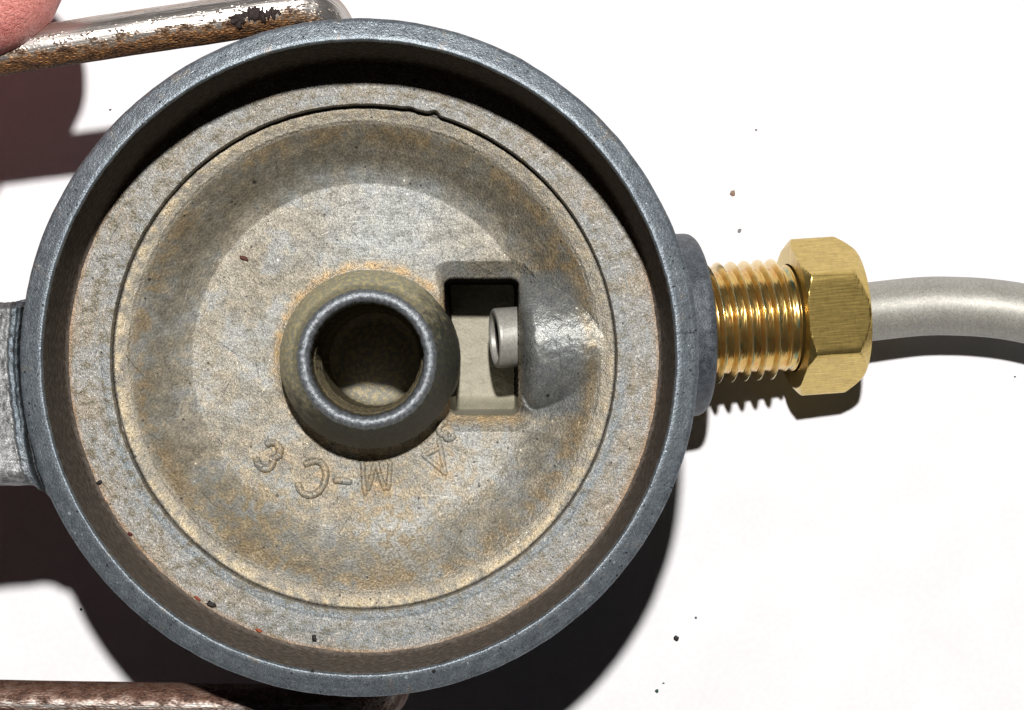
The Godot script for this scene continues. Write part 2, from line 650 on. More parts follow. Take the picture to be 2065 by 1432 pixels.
				# the cover of the inlet is darker and barer
				if x > 318 and absf(y + 31) < 160 and r < 490:
					var hp := sst(318, 335, x) * sst(160, 140, absf(y + 31)) * sst(488, 440, r)
					hp *= 0.97 - 0.12 * nm
					hp *= 0.8
					red = lerpf(red, 0.44, hp); gre = lerpf(gre, 0.455, hp); blu = lerpf(blu, 0.46, hp)
			var v := 1.0 + amount * (0.30 * (nf - 0.5) + 0.48 * (ng - 0.5) + 0.20 * (nm - 0.5))
			v *= 1.0 - 0.26 * amount * (1.0 - sst(0.0, 0.035, vv)) * (0.3 + nl)
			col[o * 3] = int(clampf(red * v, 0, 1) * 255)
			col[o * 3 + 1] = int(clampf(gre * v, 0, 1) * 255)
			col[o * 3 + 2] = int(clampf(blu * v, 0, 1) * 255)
			rel[o] = int(clampf(0.5 + rough * (0.40 * (nm - 0.5) + 0.34 * (nf - 0.5) + 0.26 * (ng - 0.5)) - 0.10 * (1.0 - sst(0.0, 0.04, vv)), 0, 1) * 255)
	# pits, nicks and scratches
	var rng := RandomNumberGenerator.new()
	rng.seed = 77
	for n in 420:
		var a := rng.randf() * TAU
		var on_rim := n % 3 == 0
		var rad := rng.randf_range(640, 684) if on_rim else sqrt(rng.randf()) * 620.0
		var size := rng.randf_range(0.8, 2.2) * (1.8 if n % 23 == 0 else 1.0)
		dab(col, rel, w, k, Vector2(cos(a), sin(a)) * rad, size, 0.45 if n % 5 else 1.5, -46)
	for n in 90:
		var a := rng.randf() * TAU
		var on_rim := n % 3 == 0
		var rad := rng.randf_range(642, 680) if on_rim else rng.randf_range(215, 615)
		var from := Vector2(cos(a), sin(a)) * rad
		var dir := Vector2.from_angle(a + (PI / 2 if rng.randf() < 0.6 else rng.randf() * PI))
		var length := rng.randf_range(8, 30) if on_rim else rng.randf_range(20, 110)
		var bend := rng.randf_range(-0.004, 0.004)
		var tone := 0.72 if rng.randf() < 0.5 else 1.22
		var q := from
		var step := 0.0
		while step < length:
			dab(col, rel, w, k, q, 0.55, lerpf(1.0, tone, sin(PI * step / length)), -16)
			dir = dir.rotated(bend)
			q += dir
			step += 1.0
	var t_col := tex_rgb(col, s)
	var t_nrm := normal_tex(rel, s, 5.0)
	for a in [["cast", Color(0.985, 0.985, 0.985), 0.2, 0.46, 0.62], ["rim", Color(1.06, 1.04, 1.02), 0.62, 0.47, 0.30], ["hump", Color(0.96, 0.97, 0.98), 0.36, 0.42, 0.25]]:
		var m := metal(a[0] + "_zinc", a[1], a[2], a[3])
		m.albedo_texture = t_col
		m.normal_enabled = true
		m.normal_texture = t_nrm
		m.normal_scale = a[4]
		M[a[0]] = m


# ------------------------------------------------------------------ setting

func build_table() -> void:
	var o := MeshInstance3D.new()
	o.name = "table_top"
	var b := BoxMesh.new()
	b.size = Vector3(0.9, 0.02, 0.7)
	o.mesh = b
	o.material_override = M.sheet
	o.position = Vector3(0, -0.01, 0)
	o.set_meta("kind", "structure")
	o.set_meta("label", "white smooth table top under the filter head")
	add_child(o)


# ------------------------------------------------------------------ the cast head

# signed distance to the opening beside the spigot, below zero inside
func opening(x: float, y: float) -> float:
	var left := 168.0 + 14.0 * sst(-165, 100, y)
	var qx := absf(x - (left + 318.0) * 0.5) - (318.0 - left) * 0.5 + 12.0
	var qy := absf(y + 23.0) - 141.0 + 12.0
	return sqrt(pow(maxf(qx, 0), 2) + pow(maxf(qy, 0), 2)) + minf(maxf(qx, qy), 0) - 12.0


func hump_at(x: float, y: float) -> float:
	var x0 := 320.0 + (y + 31.0) * 0.09
	var e := clampf((x - x0) / 42.0, 0.0, 1.0)
	var d := (y + 31.0) / 156.0
	if absf(d) >= 1.0 or e <= 0.0:
		return -1000.0
	return 326.0 + 190.0 * pow(1.0 - d * d, 0.46) * sqrt(1.0 - (1.0 - e) * (1.0 - e) * 0.75) + 0.03 * (x - 340)


const FLOOR := 408.0
const CHIPS := [Vector3(145, -507, 7), Vector3(98, -518, 5), Vector3(-505, 150, 3)]

func height(x: float, y: float) -> float:
	var r := sqrt(x * x + y * y)
	var nl := n_low.get_noise_2d(x, y)
	var nm := n_mid.get_noise_2d(x, y)
	var step := 526.5 + 0.8 * nm
	for c in CHIPS:
		if absf(x - c.x) < 30.0 and absf(y - c.y) < 30.0:
			step += 0.6 * c.z * bump(Vector2(x - c.x, y - c.y).length(), 0.0, 11.0) * (1.0 + 1.5 * nm)
	var h: float
	if r > step + 1.5:
		h = 555.0 + 2.0 * nl + 1.1 * nm - 0.8 * bump(r, 548, 3.0)
	elif r > 494.0:
		h = lerpf(524.0, 555.0, clampf((r - step + 1.5) / 3.0, 0, 1)) - 5.0 * sst(520, 494, r) + 1.8 * nm
	else:
		var t := clampf((r - 368.0) / 130.0, 0.0, 1.0)
		var f := lerpf(t, t * t * (3.0 - 2.0 * t), 0.45)
		h = FLOOR + (519.0 - FLOOR) * f + 3.0 * nl + 0.9 * nm
		h -= 6.0 * (1.0 - sst(60, 380, r))
	h += 9.0 * pow(clampf((212.0 - sqrt((x - 8) * (x - 8) + (y - 4) * (y - 4))) / 26.0, 0, 1), 2)
	# pocket that leads down to the opening
	if x > 120 and x < 520 and absf(y + 30) < 230:
		var d := opening(x, y)
		var wide := lerpf(14.0, 40.0, sst(120, 148, absf(y + 23.0)))
		var low := clampf(1.0 - d / wide, 0.0, 1.0) * (44.0 if y < 0 else 36.0)
		h -= low * sst(140, 186, x + 0.25 * absf(y + 31.0) - 30.0)
		var hp := hump_at(x, y)
		if hp > h and d > 0.0:
			h = hp + 1.5 * nm + 2.0 * nl
		if d < 5.0:
			var bottom := 104.0 + 60.0 * pow(sst(72, 122, y), 2) + 1.5 * nm
			h = lerpf(h, bottom, sst(5.0, -4.0, d))
	return h


func build_housing() -> void:
	var base := V(CX, CY, 0)
	var o := thing("filter_head", "round grey cast metal filter head with central spigot, face up", "filter head", base)
	# outside
	part("body", lathe(rounded([Vector2(0, 0), Vector2(585, 0), Vector2(600, 16), Vector2(640, 560), Vector2(640, 640), Vector2(684, 655), Vector2(686, 780)], 10), 240, 1.5), M.body, o)
	part("rim", lathe(rounded([Vector2(686, 770), Vector2(686, 783), Vector2(680, 788), Vector2(664, 794.5), Vector2(650, 800), Vector2(642, 801.5), Vector2(638.5, 797), Vector2(638, 788)], 3), 420, 1.1, 7.0, 0.3), M.rim, o, "blue grey top rim of the head")
	part("inner_wall", lathe(rounded([Vector2(638, 789), Vector2(636, 770), Vector2(628, 640), Vector2(621, 566), Vector2(613, 554)], 12), 420, 1.2, 3.0, 1.2), M.wall, o)
	height_parts(o)
	# spigot
	var cone := rounded([Vector2(188, 120), Vector2(188, 478), Vector2(186, 496), Vector2(174, 542), Vector2(160, 576), Vector2(143, 596)], 14)
	var tinted := lathe(subdivided(cone, 10.0), 300, 1.2, 11.0, 1.0)
	var arr := tinted.surface_get_arrays(0)
	var tint := PackedColorArray()
	for v in arr[Mesh.ARRAY_VERTEX]:
		# tan scale away from the inlet, bare metal at right; shade painted dark below
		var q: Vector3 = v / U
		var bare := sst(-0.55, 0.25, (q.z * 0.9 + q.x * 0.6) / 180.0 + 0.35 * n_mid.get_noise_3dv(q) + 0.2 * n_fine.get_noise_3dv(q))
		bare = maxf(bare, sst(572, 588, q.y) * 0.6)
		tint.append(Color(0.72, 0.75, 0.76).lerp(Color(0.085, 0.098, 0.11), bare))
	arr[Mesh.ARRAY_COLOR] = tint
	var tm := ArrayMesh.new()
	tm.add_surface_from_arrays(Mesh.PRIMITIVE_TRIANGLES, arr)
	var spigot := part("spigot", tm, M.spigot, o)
	spigot.position = L(8, 4, 0)
	var lip := part("spigot_lip", lathe(rounded([Vector2(147, 589), Vector2(143, 600), Vector2(130, 606), Vector2(119, 598), Vector2(116.5, 582)], 8), 300, 1.6, 13.0, 1.2), M.edge, spigot, "bright worn lip of the spigot")
	lip.position = Vector3.ZERO
	var bore := [Vector2(117.5, 588), Vector2(116, 520)]
	for k in 9:
		var hh := 505.0 - k * 15.0
		bore.append(Vector2(115.5 - k * 0.7, hh))
		bore.append(Vector2(109.5 - k * 0.7, hh - 6))
	bore.append_array([Vector2(105, 340), Vector2(103, 50)])
	part("bore", lathe(rounded(bore, 5, 3), 200, 1.6, 17.0, 1.5), M.bore_wall, spigot)
	part("bore_floor", lathe(rounded([Vector2(103.5, 52), Vector2(100, 38), Vector2(88, 27), Vector2(0, 22)], 8), 120, 0.0, 0.0, 2.0), M.scale, spigot)
	build_lug(o)
	# pad round the inlet
	var f := fitting_frame()
	var pad := PackedVector3Array()
	for q in rounded([Vector2(0, 444), Vector2(188, 444), Vector2(198, 434), Vector2(201, 320), Vector2(120, 300)], 9):
		for i in 121:
			pad.append(f * Vector3(q.y, cos(TAU * (i % 120) / 120.0) * q.x, sin(TAU * (i % 120) / 120.0) * q.x) * 1.0 - base)
	part("inlet_pad", grid(pad, PackedVector2Array(), 121, pad.size() / 121, true), M.body, o)
	build_marks(o.get_node("bowl"))


func height_parts(o: Node3D) -> void:
	var radii := PackedFloat32Array()
	var r := 140.0
	while r < 617.0:
		radii.append(r)
		r += 0.8 if absf(r - 526.5) < 6.0 else 2.0
	radii.append(617.0)
	var na := 960
	var nr := radii.size()
	var p := PackedVector3Array()
	var uv := PackedVector2Array()
	p.resize(nr * na)
	uv.resize(nr * na)
	var ca := PackedFloat32Array()
	var sa := PackedFloat32Array()
	for i in na:
		ca.append(cos(TAU * i / na))
		sa.append(sin(TAU * i / na))
	for j in nr:
		for i in na:
			var x := ca[i] * radii[j]
			var y := sa[i] * radii[j]
			p[j * na + i] = L(x, y, height(x, y))
			uv[j * na + i] = Vector2(x / FULL + 0.5, y / FULL + 0.5)
	var nrm := PackedVector3Array()
	nrm.resize(nr * na)
	for j in nr:
		for i in na:
			var a := p[j * na + (i + 1) % na] - p[j * na + (i + na - 1) % na]
			var b := p[mini(j + 1, nr - 1) * na + i] - p[maxi(j - 1, 0) * na + i]
			var n := a.cross(b).normalized()
			nrm[j * na + i] = n if n.y > 0 else -n
	var sets := {"ledge": PackedInt32Array(), "bowl": PackedInt32Array(), "inlet_cover": PackedInt32Array(), "inlet_floor": PackedInt32Array(), "inlet_opening": PackedInt32Array()}
	for j in nr - 1:
		for i in na:
			var i2 := (i + 1) % na
			var rm := (radii[j] + radii[j + 1]) * 0.5
			var x := (ca[i] + ca[i2]) * 0.5 * rm
			var y := (sa[i] + sa[i2]) * 0.5 * rm
			var into := "bowl"
			if rm > 527.5:
				into = "ledge"
			elif x > 150 and x < 500 and absf(y + 30) < 170:
				if opening(x, y) < 4.0:
					into = "inlet_opening" if opening(x, y) > -5.0 and y < 85.0 else "inlet_floor"
				elif hump_at(x, y) > height(x, y) - 4.0:
					into = "inlet_cover"
			var a := j * na + i
			var b := j * na + i2
			var c := a + na
			var d := b + na
			sets[into].append_array([a, c, b, b, c, d])
	for called in ["ledge", "bowl", "inlet_cover", "inlet_floor", "inlet_opening"]:
		var map := {}
		var q := PackedVector3Array()
		var qn := PackedVector3Array()
		var quv := PackedVector2Array()
		var idx := PackedInt32Array()
		for k in sets[called]:
			if not map.has(k):
				map[k] = q.size()
				q.append(p[k])
				qn.append(nrm[k])
				quv.append(uv[k])
			idx.append(map[k])
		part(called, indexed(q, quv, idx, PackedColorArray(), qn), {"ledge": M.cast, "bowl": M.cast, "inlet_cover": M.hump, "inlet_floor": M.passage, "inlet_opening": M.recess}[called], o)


# the arm at the left, with its scored top
func build_lug(o: Node3D) -> void:
	var nu := 150
	var rr := PackedFloat32Array()
	var r := 668.0
	while r < 1040.0:
		rr.append(r)
		r += 1.5 if r < 735 else 12.0
	var p := PackedVector3Array()
	var col := PackedColorArray()
	for j in rr.size() + 2:
		var q := rr[clampi(j - 1, 0, rr.size() - 1)]
		var fil := pow(clampf((728.0 - q) / 44.0, 0, 1), 2.2)
		var y0 := -112.0 - 8.0 * fil
		var y1 := 254.0 + 44.0 * fil
		for i in nu + 3:
			var t := clampf((i - 1.0) / nu, 0.0, 1.0)
			var y := lerpf(y0, y1, t)
			var rough := 1.6 * n_mid.get_noise_2d(q * 2.0, y) + 0.5 * n_fine.get_noise_2d(q, y)
			var top := 782.0 + 0.3 * maxf(q - 716.0, 0.0)
			var edge := 681.0 + 3.0 * n_mid.get_noise_2d(y * 1.5, 40.0) + 8.0 * sst(120, 230, y)
			top -= 26.0 * bump(q, edge + 5.0, 4.5) * sst(-105, -95, y)
			top -= 10.0 * bump(q, edge + 15.0, 1.8) * sst(180, 80, y) * sst(-105, -95, y)
			top -= 8.0 * sst(edge + 27.0, edge + 32.0, q)
			top += rough
			top -= 20.0 * pow(clampf((-96.0 - y) / 16.0, 0, 1), 2) + 16.0 * pow(clampf((y - (y1 - 26.0)) / 26.0, 0, 1), 2)
			if i == 0 or i == nu + 2 or j == 0 or j == rr.size() + 1:
				top = 520.0
			var c := Color(0.34, 0.35, 0.36).lerp(Color(0.19, 0.235, 0.27), sst(edge + 31.0, edge + 27.0, q))
			c = c.lerp(Color(0.62, 0.62, 0.62), 0.8 * sst(130, 210, y) * sst(edge + 10.0, edge + 24.0, q) * sst(0.0, 0.35, n_fine.get_noise_2d(q * 0.25, y * 1.4)))
			var dirt := maxf(bump(q, edge + 6.0, 6.0), sst(0.32, 0.5, n_mid.get_noise_2d(q * 1.6 + 70.0, y * 0.9)) * 0.8)
			dirt = maxf(dirt, 0.75 * bump(q, edge + 15.0, 3.0) * sst(-0.1, 0.3, n_mid.get_noise_2d(q, y * 0.5)))
			dirt = maxf(dirt, 0.6 * sst(-88, -108, y))
			c = c.lerp(Color(0.045, 0.035, 0.03), dirt * (0.75 + 0.25 * n_fine.get_noise_2d(q, y)))
			col.append(c * 1.6)
			var wob := 2.0 * n_fine.get_noise_2d(q * 0.7, y * 0.01)
			p.append(L(-sqrt(q * q - y * y), y + (14.0 if i == nu + 2 else 0.0) + (wob if t > 0.9 or t < 0.05 else 0.0), top))
	part("lug", grid(p, PackedVector2Array(), nu + 3, rr.size() + 2, false, col), M.lug, o, "scored bare metal arm at the left of the head")


# raised casting marks on the bowl floor
func build_marks(bowl: Node3D) -> void:
	var marks := [
		[[[240, 290], [280, 268], [330, 282], [362, 330], [350, 385], [305, 408], [268, 408]], [[305, 410], [296, 460], [262, 495], [215, 490], [172, 452], [158, 395]]],
		[[[570, 462], [625, 440], [690, 432], [740, 470], [762, 540], [738, 640], [685, 705], [620, 728], [550, 695], [512, 610]]],
		[[[822, 598], [900, 600], [990, 614]]],
		[[[1078, 420], [1085, 540], [1104, 735]], [[1195, 425], [1165, 540], [1125, 690]], [[1200, 425], [1225, 540], [1280, 690]], [[1318, 420], [1312, 560], [1300, 690]]],
		[[[1590, 365], [1700, 455], [1812, 552]], [[1738, 225], [1770, 390], [1802, 552]], [[1612, 386], [1680, 350], [1752, 318]]],
		[[[1850, 108], [1790, 100], [1745, 140], [1750, 190], [1790, 200], [1818, 165]], [[1790, 200], [1810, 235], [1850, 235], [1882, 200]]],
	]
	var rad := [8.2, 8.0, 7.4, 6.6, 6.4, 7.0]
	var sink := [-1.0, -1.0, -1.0, 1.8, 1.4, 0.0]
	var base := V(CX, CY, 0)
	for k in marks.size():
		var st := SurfaceTool.new()
		for stroke in marks[k]:
			var pts := []
			for q in stroke:
				var v := at(480.0 + q[0] * 0.23245, 830.0 + q[1] * 0.23245, FLOOR) - base
				v.y = (height(v.x / U, v.z / U) - sink[k]) * U
				pts.append(v)
			var path := smooth_path(pts, 8)
			var rads := PackedFloat32Array()
			for i in path.size():
				var e := minf(minf(i + 0.6, path.size() - 0.4 - i) / 2.5, 1.0)
				path[i].y = (height(path[i].x / U, path[i].z / U) - sink[k]) * U
				rads.append(rad[k] * U * sqrt(e) * (1.0 + 0.2 * n_mid.get_noise_2d(i * 9.0, k * 50.0)))
			var m := tube(path, rads, 12)
			var arr := m.surface_get_arrays(0)
			var uv := PackedVector2Array()
			for v in arr[Mesh.ARRAY_VERTEX]:
				uv.append(Vector2(v.x / U / FULL + 0.5, v.z / U / FULL + 0.5))
			arr[Mesh.ARRAY_TEX_UV] = uv
			var m2 := ArrayMesh.new()
			m2.add_surface_from_arrays(Mesh.PRIMITIVE_TRIANGLES, arr)
			st.append_from(m2, 0, Transform3D.IDENTITY)
		part("raised_mark", st.commit(), M.cast, bowl)


# ------------------------------------------------------------------ inlet fitting

# places (along, up, across) in units; along starts at the tube's end inside the head
func fitting_frame() -> Transform3D:
	var a := at(1000, 682, 306)
	var b := at(1680, 635, 163)
	var d := (b - a).normalized()
	var up := (Vector3.UP - d * d.y).normalized()
	return Transform3D(Basis(d * U, up * U, d.cross(up) * U), a)


func build_fitting() -> void:
	var f := fitting_frame()
	var base := f * Vector3(720, -160, 0)
	var o := thing("brass_nut", "shiny brass hexagon nut with long thread, screwed into the right side of the head", "pipe fitting", base)
	# thread
	var p := PackedVector3Array()
	var col := PackedColorArray()
	var na := 96
	var ns := 330
	var brass := Color(0.68, 0.47, 0.16)
	var pale := Color(0.90, 0.76, 0.46)
	var green := Color(0.20, 0.36, 0.24)
	var copper := Color(0.60, 0.24, 0.06)
	for j in ns + 1:
		var s := lerpf(412.0, 668.0, float(j) / ns)
		for i in na + 1:
			var a := TAU * (i % na) / na
			var ph := fposmod((s - 430.0) / 30.0 - float(i) / na, 1.0)
			var crest := maxf(bump(ph, 0.5, 0.125), 0.0)
			var live := sst(640, 618, s)
			var r := 111.0 + 20.0 * crest * live - 3.0 * bump(s, 634, 6) + 5.0 * bump(s, 650, 3)
			r += 0.7 * n_fine.get_noise_3d(s, cos(a) * 120, sin(a) * 120)
			p.append(f * Vector3(s, cos(a) * r, sin(a) * r) - base)
			var nz := 0.5 + 0.5 * n_mid.get_noise_3d(s * 2.0, cos(a) * 140, sin(a) * 140)
			var c := brass.lerp(pale, crest * live)
			c = c.lerp(copper, sst(0.45, 0.8, nz) * 0.6 * (1.0 - crest))
			c = c.lerp(green, clampf(1.5 * bump(ph, 0.74, 0.07) * sst(0.35, 0.7, nz) * live, 0, 0.9))
			c = c.lerp(green, clampf(bump(s, 642, 4) * sst(0.4, 0.6, nz), 0, 0.8))
			col.append(c)
	part("threaded_shank", grid(p, PackedVector2Array(), na + 1, ns + 1, true, col), M.thread, o)
	# hexagon: flats up and down, both ends turned to a cone
	p = PackedVector3Array()
	var uv := PackedVector2Array()
	var per := 24
	var n := per * 6
	var ap := 150.0
	var rows := []
	rows.append([655.0, 118.0])
	for k in 9:
		rows.append([656.0 + k * 2.0, -1.0])
	for k in 12:
		rows.append([676.0 + k * 7.5, -1.0])
	for k in 13:
		rows.append([765.0 + k * 2.6, -1.0])
	rows.append([797.0, 60.0])
	for row in rows:
		var s: float = row[0]
		for i in n + 1:
			var a := TAU * (i % n) / n
			var sector := fposmod(a + PI / 6.0, PI / 3.0) - PI / 6.0
			var r := ap / cos(sector)
			r = minf(r, 173.0 - 2.0)
			r = minf(r, 152.0 + (s - 655.0) * 1.5)
			r = minf(r, 146.0 + (798.0 - s) * 0.75)
			if row[1] > 0:
				r = minf(r, row[1])
			var ang := a
			p.append(f * Vector3(s, cos(ang) * r, sin(ang) * r) - base)
			uv.append(Vector2((s - 650.0) / 160.0, float(i) / n * 4.0))
	var nut := grid(p, uv, n + 1, rows.size(), true)
	part("hexagon", flat(nut), M.nut, o)


# the same mesh with hard edges wherever it turns by more than a little
func flat(m: ArrayMesh) -> ArrayMesh:
	var arr := m.surface_get_arrays(0)
	var p: PackedVector3Array = arr[Mesh.ARRAY_VERTEX]
	var uv: PackedVector2Array = arr[Mesh.ARRAY_TEX_UV]
	var idx: PackedInt32Array = arr[Mesh.ARRAY_INDEX]
	var face := PackedVector3Array()
	var around := {}
	for t in range(0, idx.size(), 3):
		face.append(((p[idx[t + 2]] - p[idx[t]]).cross(p[idx[t + 1]] - p[idx[t]]) * 1.0e9))
		for k in 3:
			var key := Vector3i((p[idx[t + k]] * 4.0e6).round())
			if not around.has(key):
				around[key] = PackedInt32Array()
			around[key].append(t / 3)
	var q := PackedVector3Array()
	var quv := PackedVector2Array()
	var qn := PackedVector3Array()
	var qi := PackedInt32Array()
	for t in range(0, idx.size(), 3):
		var mine := face[t / 3].normalized()
		for k in 3:
			var sum := Vector3.ZERO
			for g in around[Vector3i((p[idx[t + k]] * 4.0e6).round())]:
				if face[g].normalized().dot(mine) > 0.93:
					sum += face[g]
			qi.append(q.size())
			q.append(p[idx[t + k]])
			quv.append(uv[idx[t + k]])
			qn.append(sum.normalized() if sum.length() > 0 else mine)
	return indexed(q, quv, qi, PackedColorArray(), qn)


func build_tube() -> void:
	var f := fitting_frame()
	var pts := []
	for s in [4.0, 150.0, 300.0, 450.0, 600.0, 740.0, 800.0]:
		pts.append(f * Vector3(s, 0, 0))
	for q in [[1850, 618.5, 138], [1930, 617.5, 132], [2000, 622, 131], [2065, 632, 131], [2130, 650, 131], [2200, 684, 131], [2260, 735, 131], [2310, 800, 131], [2350, 900, 131], [2370, 1020, 131]]:
		pts.append(at(q[0], q[1], q[2]))
	var path := smooth_path(pts, 8)
	var base := at(1930, 617, 66)
	var rads := PackedFloat32Array()
	for i in path.size():
		path[i] -= base
		rads.append(64.5 * U)
	var o := thing("steel_tube", "bent satin grey steel tube leaving the brass nut to the right", "tube", base)
	part("tube_wall", tube(path, rads, 64, false), M.tube, o)
	# open end inside the head: rounded lip, a groove and the dark bore
	var end := PackedVector3Array()
	for q in rounded([Vector2(64.6, 12), Vector2(63.0, 8), Vector2(64.6, 4), Vector2(63, -3), Vector2(56, -5), Vector2(51, -1), Vector2(50, 8)], 2):
		for i in 65:
			end.append(f * Vector3(q.y, cos(TAU * (i % 64) / 64.0) * q.x, sin(TAU * (i % 64) / 64.0) * q.x) - base)
	part("tube_end", grid(end, PackedVector2Array(), 65, end.size() / 65, false), M.tube, o)
	var bore := PackedVector3Array()
	for q in [Vector2(50.2, 6), Vector2(49, 60), Vector2(49, 190), Vector2(0, 190)]:
		for i in 65:
			bore.append(f * Vector3(q.y, cos(TAU * (i % 64) / 64.0) * q.x, sin(TAU * (i % 64) / 64.0) * q.x) - base)
	part("tube_bore", grid(bore, PackedVector2Array(), 65, 4, false), M.bore, o)


# ------------------------------------------------------------------ wire bail

func build_bail() -> void:
	var pts := []
	for q in [[676, 190, 380], [678, 120, 470], [674, 70, 566], [654, 33, 636], [612, 17, 660], [540, 26, 664], [400, 47, 664], [260, 67.5, 662], [120, 89, 652], [0, 108, 640], [-150, 132, 630], [-350, 168, 620], [-560, 250, 610], [-720, 420, 590], [-780, 700, 560], [-740, 1060, 520], [-600, 1300, 495], [-380, 1390, 480], [-180, 1410, 476], [0, 1415, 474], [250, 1419, 472], [500, 1423, 470], [660, 1425, 462], [740, 1420, 430], [780, 1395, 380], [786, 1350, 330]]:
		pts.append(at(q[0], q[1], q[2]))
	var base := at(0, 1415, 420)
	var path := smooth_path(pts, 12)
	var rads := PackedFloat32Array()
	var total := 0.0
	var mark := PackedFloat32Array()
	for i in path.size():
		if i > 0:
			total += path[i].distance_to(path[i - 1])
		mark.append(total)
		rads.append(46.0 * U * (1.0 + 0.012 * n_mid.get_noise_1d(i * 4.0)))
	var x_of := PackedFloat32Array()   # where along the wire each texture column lies
	for i in path.size():
		path[i] -= base
	var o := thing("wire_bail", "thick rust-stained wire clamp whose arms pass above and below the head", "wire clamp", base)
	# texture: plated metal on the upper arm with rust on the side towards the head; browned all over on the lower arm
	var w := 2048
	var hh := 256
	var na := bytes_of(41, 0.05, 4, Vector2i(w, hh))
	var nb := bytes_of(42, 0.22, 2, Vector2i(w, hh))
	var nc := bytes_of(43, 0.012, 2, Vector2i(w, hh))
	var streak := PackedByteArray()
	streak.resize(w * hh)
	var col := PackedByteArray()
	var orm := PackedByteArray()
	var rel := PackedByteArray()
	for j in hh:
		var v := (j + 0.5) / hh
		for i in w:
			var u := (i + 0.5) / w
			var k := j * w + i
			var a := na[k] / 255.0
			var b := nb[k] / 255.0
			var c := nc[k] / 255.0
			var lines := na[((j * 5) % hh) * w + (i / 3)] / 255.0
			# side of the wire: +1 faces the bottom of the picture on the upper arm
			var side := -sin(TAU * v)
			var rust: float
			if u < 0.36:
				rust = sst(0.02, 0.55, side + 0.75 * (a - 0.5) + 0.5 * (b - 0.5) + 0.35 * (c - 0.5))
				rust *= 1.0 - 0.7 * sst(0.10, 0.05, u)
				rust = maxf(rust, 0.45 * bump(side, -0.95, 0.16) * sst(0.35, 0.6, lines))
			else:
				rust = clampf(0.30 + 1.2 * (a - 0.45) + 1.0 * (b - 0.5), 0.0, 1.0)
				rust = maxf(rust, sst(0.25, 0.6, absf(side) + 0.5 * (a - 0.5)))
			rust = maxf(rust, 0.8 * sst(0.66, 0.74, b * 0.6 + a * 0.4) * sst(-0.75, 0.1, side))
			var deep := sst(0.5, 0.72, a * 0.5 + b * 0.5)
			var pr := lerpf(0.66, 0.84, lines)
			var rr := lerpf(0.44, 0.14, deep)
			var rg := lerpf(0.31, 0.11, deep)
			var rb := lerpf(0.20, 0.10, deep)
			if u >= 0.36:
				var dn := sin(TAU * v)
				rust = clampf(1.0 - 0.7 * bump(dn, 0.0, 0.24) + 1.1 * (a - 0.5) + 0.5 * (b - 0.5), 0.0, 1.0)
				rr = lerpf(0.38, 0.24, deep); rg = lerpf(0.27, 0.165, deep); rb = lerpf(0.215, 0.135, deep)
				pr = lerpf(0.45, 0.66, lines)
			if u < 0.36 and b > 0.60:
				rr += 0.24; rg += 0.17; rb += 0.09
			col.append_array([int(lerpf(pr, rr, rust) * 255), int(lerpf(pr * 0.975, rg, rust) * 255), int(lerpf(pr * 0.95, rb, rust) * 255)])
			orm.append_array([255, int(lerpf(0.33 if u < 0.36 else 0.45, 0.62, rust) * 255), int(lerpf(0.92, 0.5, rust) * 255)])
			rel.append(int(clampf(0.5 + rust * (1.0 if u < 0.36 else 0.5) * (0.7 * (b - 0.5) + 0.6 * (a - 0.5)) + 0.08 * (lines - 0.5), 0, 1) * 255))
	var m := metal("plated_wire", Color(1, 1, 1), 1.0, 1.0)
	m.albedo_texture = tex_rgb(col, Vector2i(w, hh))
	var t_orm := tex_rgb(orm, Vector2i(w, hh))
	m.metallic_texture = t_orm
	m.metallic_texture_channel = BaseMaterial3D.TEXTURE_CHANNEL_BLUE
	m.roughness_texture = t_orm
	m.roughness_texture_channel = BaseMaterial3D.TEXTURE_CHANNEL_GREEN
	m.normal_enabled = true
	m.normal_texture = normal_tex(rel, Vector2i(w, hh), 4.0)
	m.normal_scale = 1.4
	part("wire", tube(path, rads, 72), m, o)
	# lumps of black crust that sit on the upper arm
	for patch in [[[[472, 30], [478, 44], [492, 30], [512, 28], [530, 30], [548, 26], [566, 21]], 12.0, "black rust crust on the upper arm"], [[[597, 9], [604, 13], [606, 20]], 5.0, "small curved black chip on the upper arm"], [[[575, 28], [584, 32], [592, 31]], 3.5, ""]]:
		var line := []
		for q in patch[0]:
			line.append(at(q[0], q[1], 706) - base)
		var lp := smooth_path(line, 10)
		var lr := PackedFloat32Array()
		for i in lp.size():
			# rest the lump on the round wire
			var best := 1.0
			var foot := Vector3.ZERO
			for c in path:
				var dd := Vector2(c.x - lp[i].x, c.z - lp[i].z).length()
				if dd < best:
					best = dd
					foot = c
			lp[i].y = foot.y + sqrt(maxf(46.0 * 46.0 * U * U - best * best, 1e-9)) - 6.0 * U
			var e := minf(minf(i + 0.7, lp.size() - 0.3 - i) / 3.0, 1.0)
			lr.append(U * patch[1] * e * (1.0 + 0.8 * n_mid.get_noise_1d(i * 7.0)))
		var tm := tube(lp, lr, 14)
		part("rust_crust", jagged(tm, 3.6), M.rust_black, o, patch[2])


func jagged(m: ArrayMesh, by: float) -> ArrayMesh:
	var arr := m.surface_get_arrays(0)
	var p: PackedVector3Array = arr[Mesh.ARRAY_VERTEX]
	for k in p.size():
		var q := p[k] / U
		p[k] += Vector3(n_fine.get_noise_3dv(q), n_fine.get_noise_3dv(q + Vector3(90, 0, 0)), n_fine.get_noise_3dv(q + Vector3(0, 90, 0))) * by * U
	return indexed(p, arr[Mesh.ARRAY_TEX_UV], arr[Mesh.ARRAY_INDEX])


# ------------------------------------------------------------------ hand

var bones := []

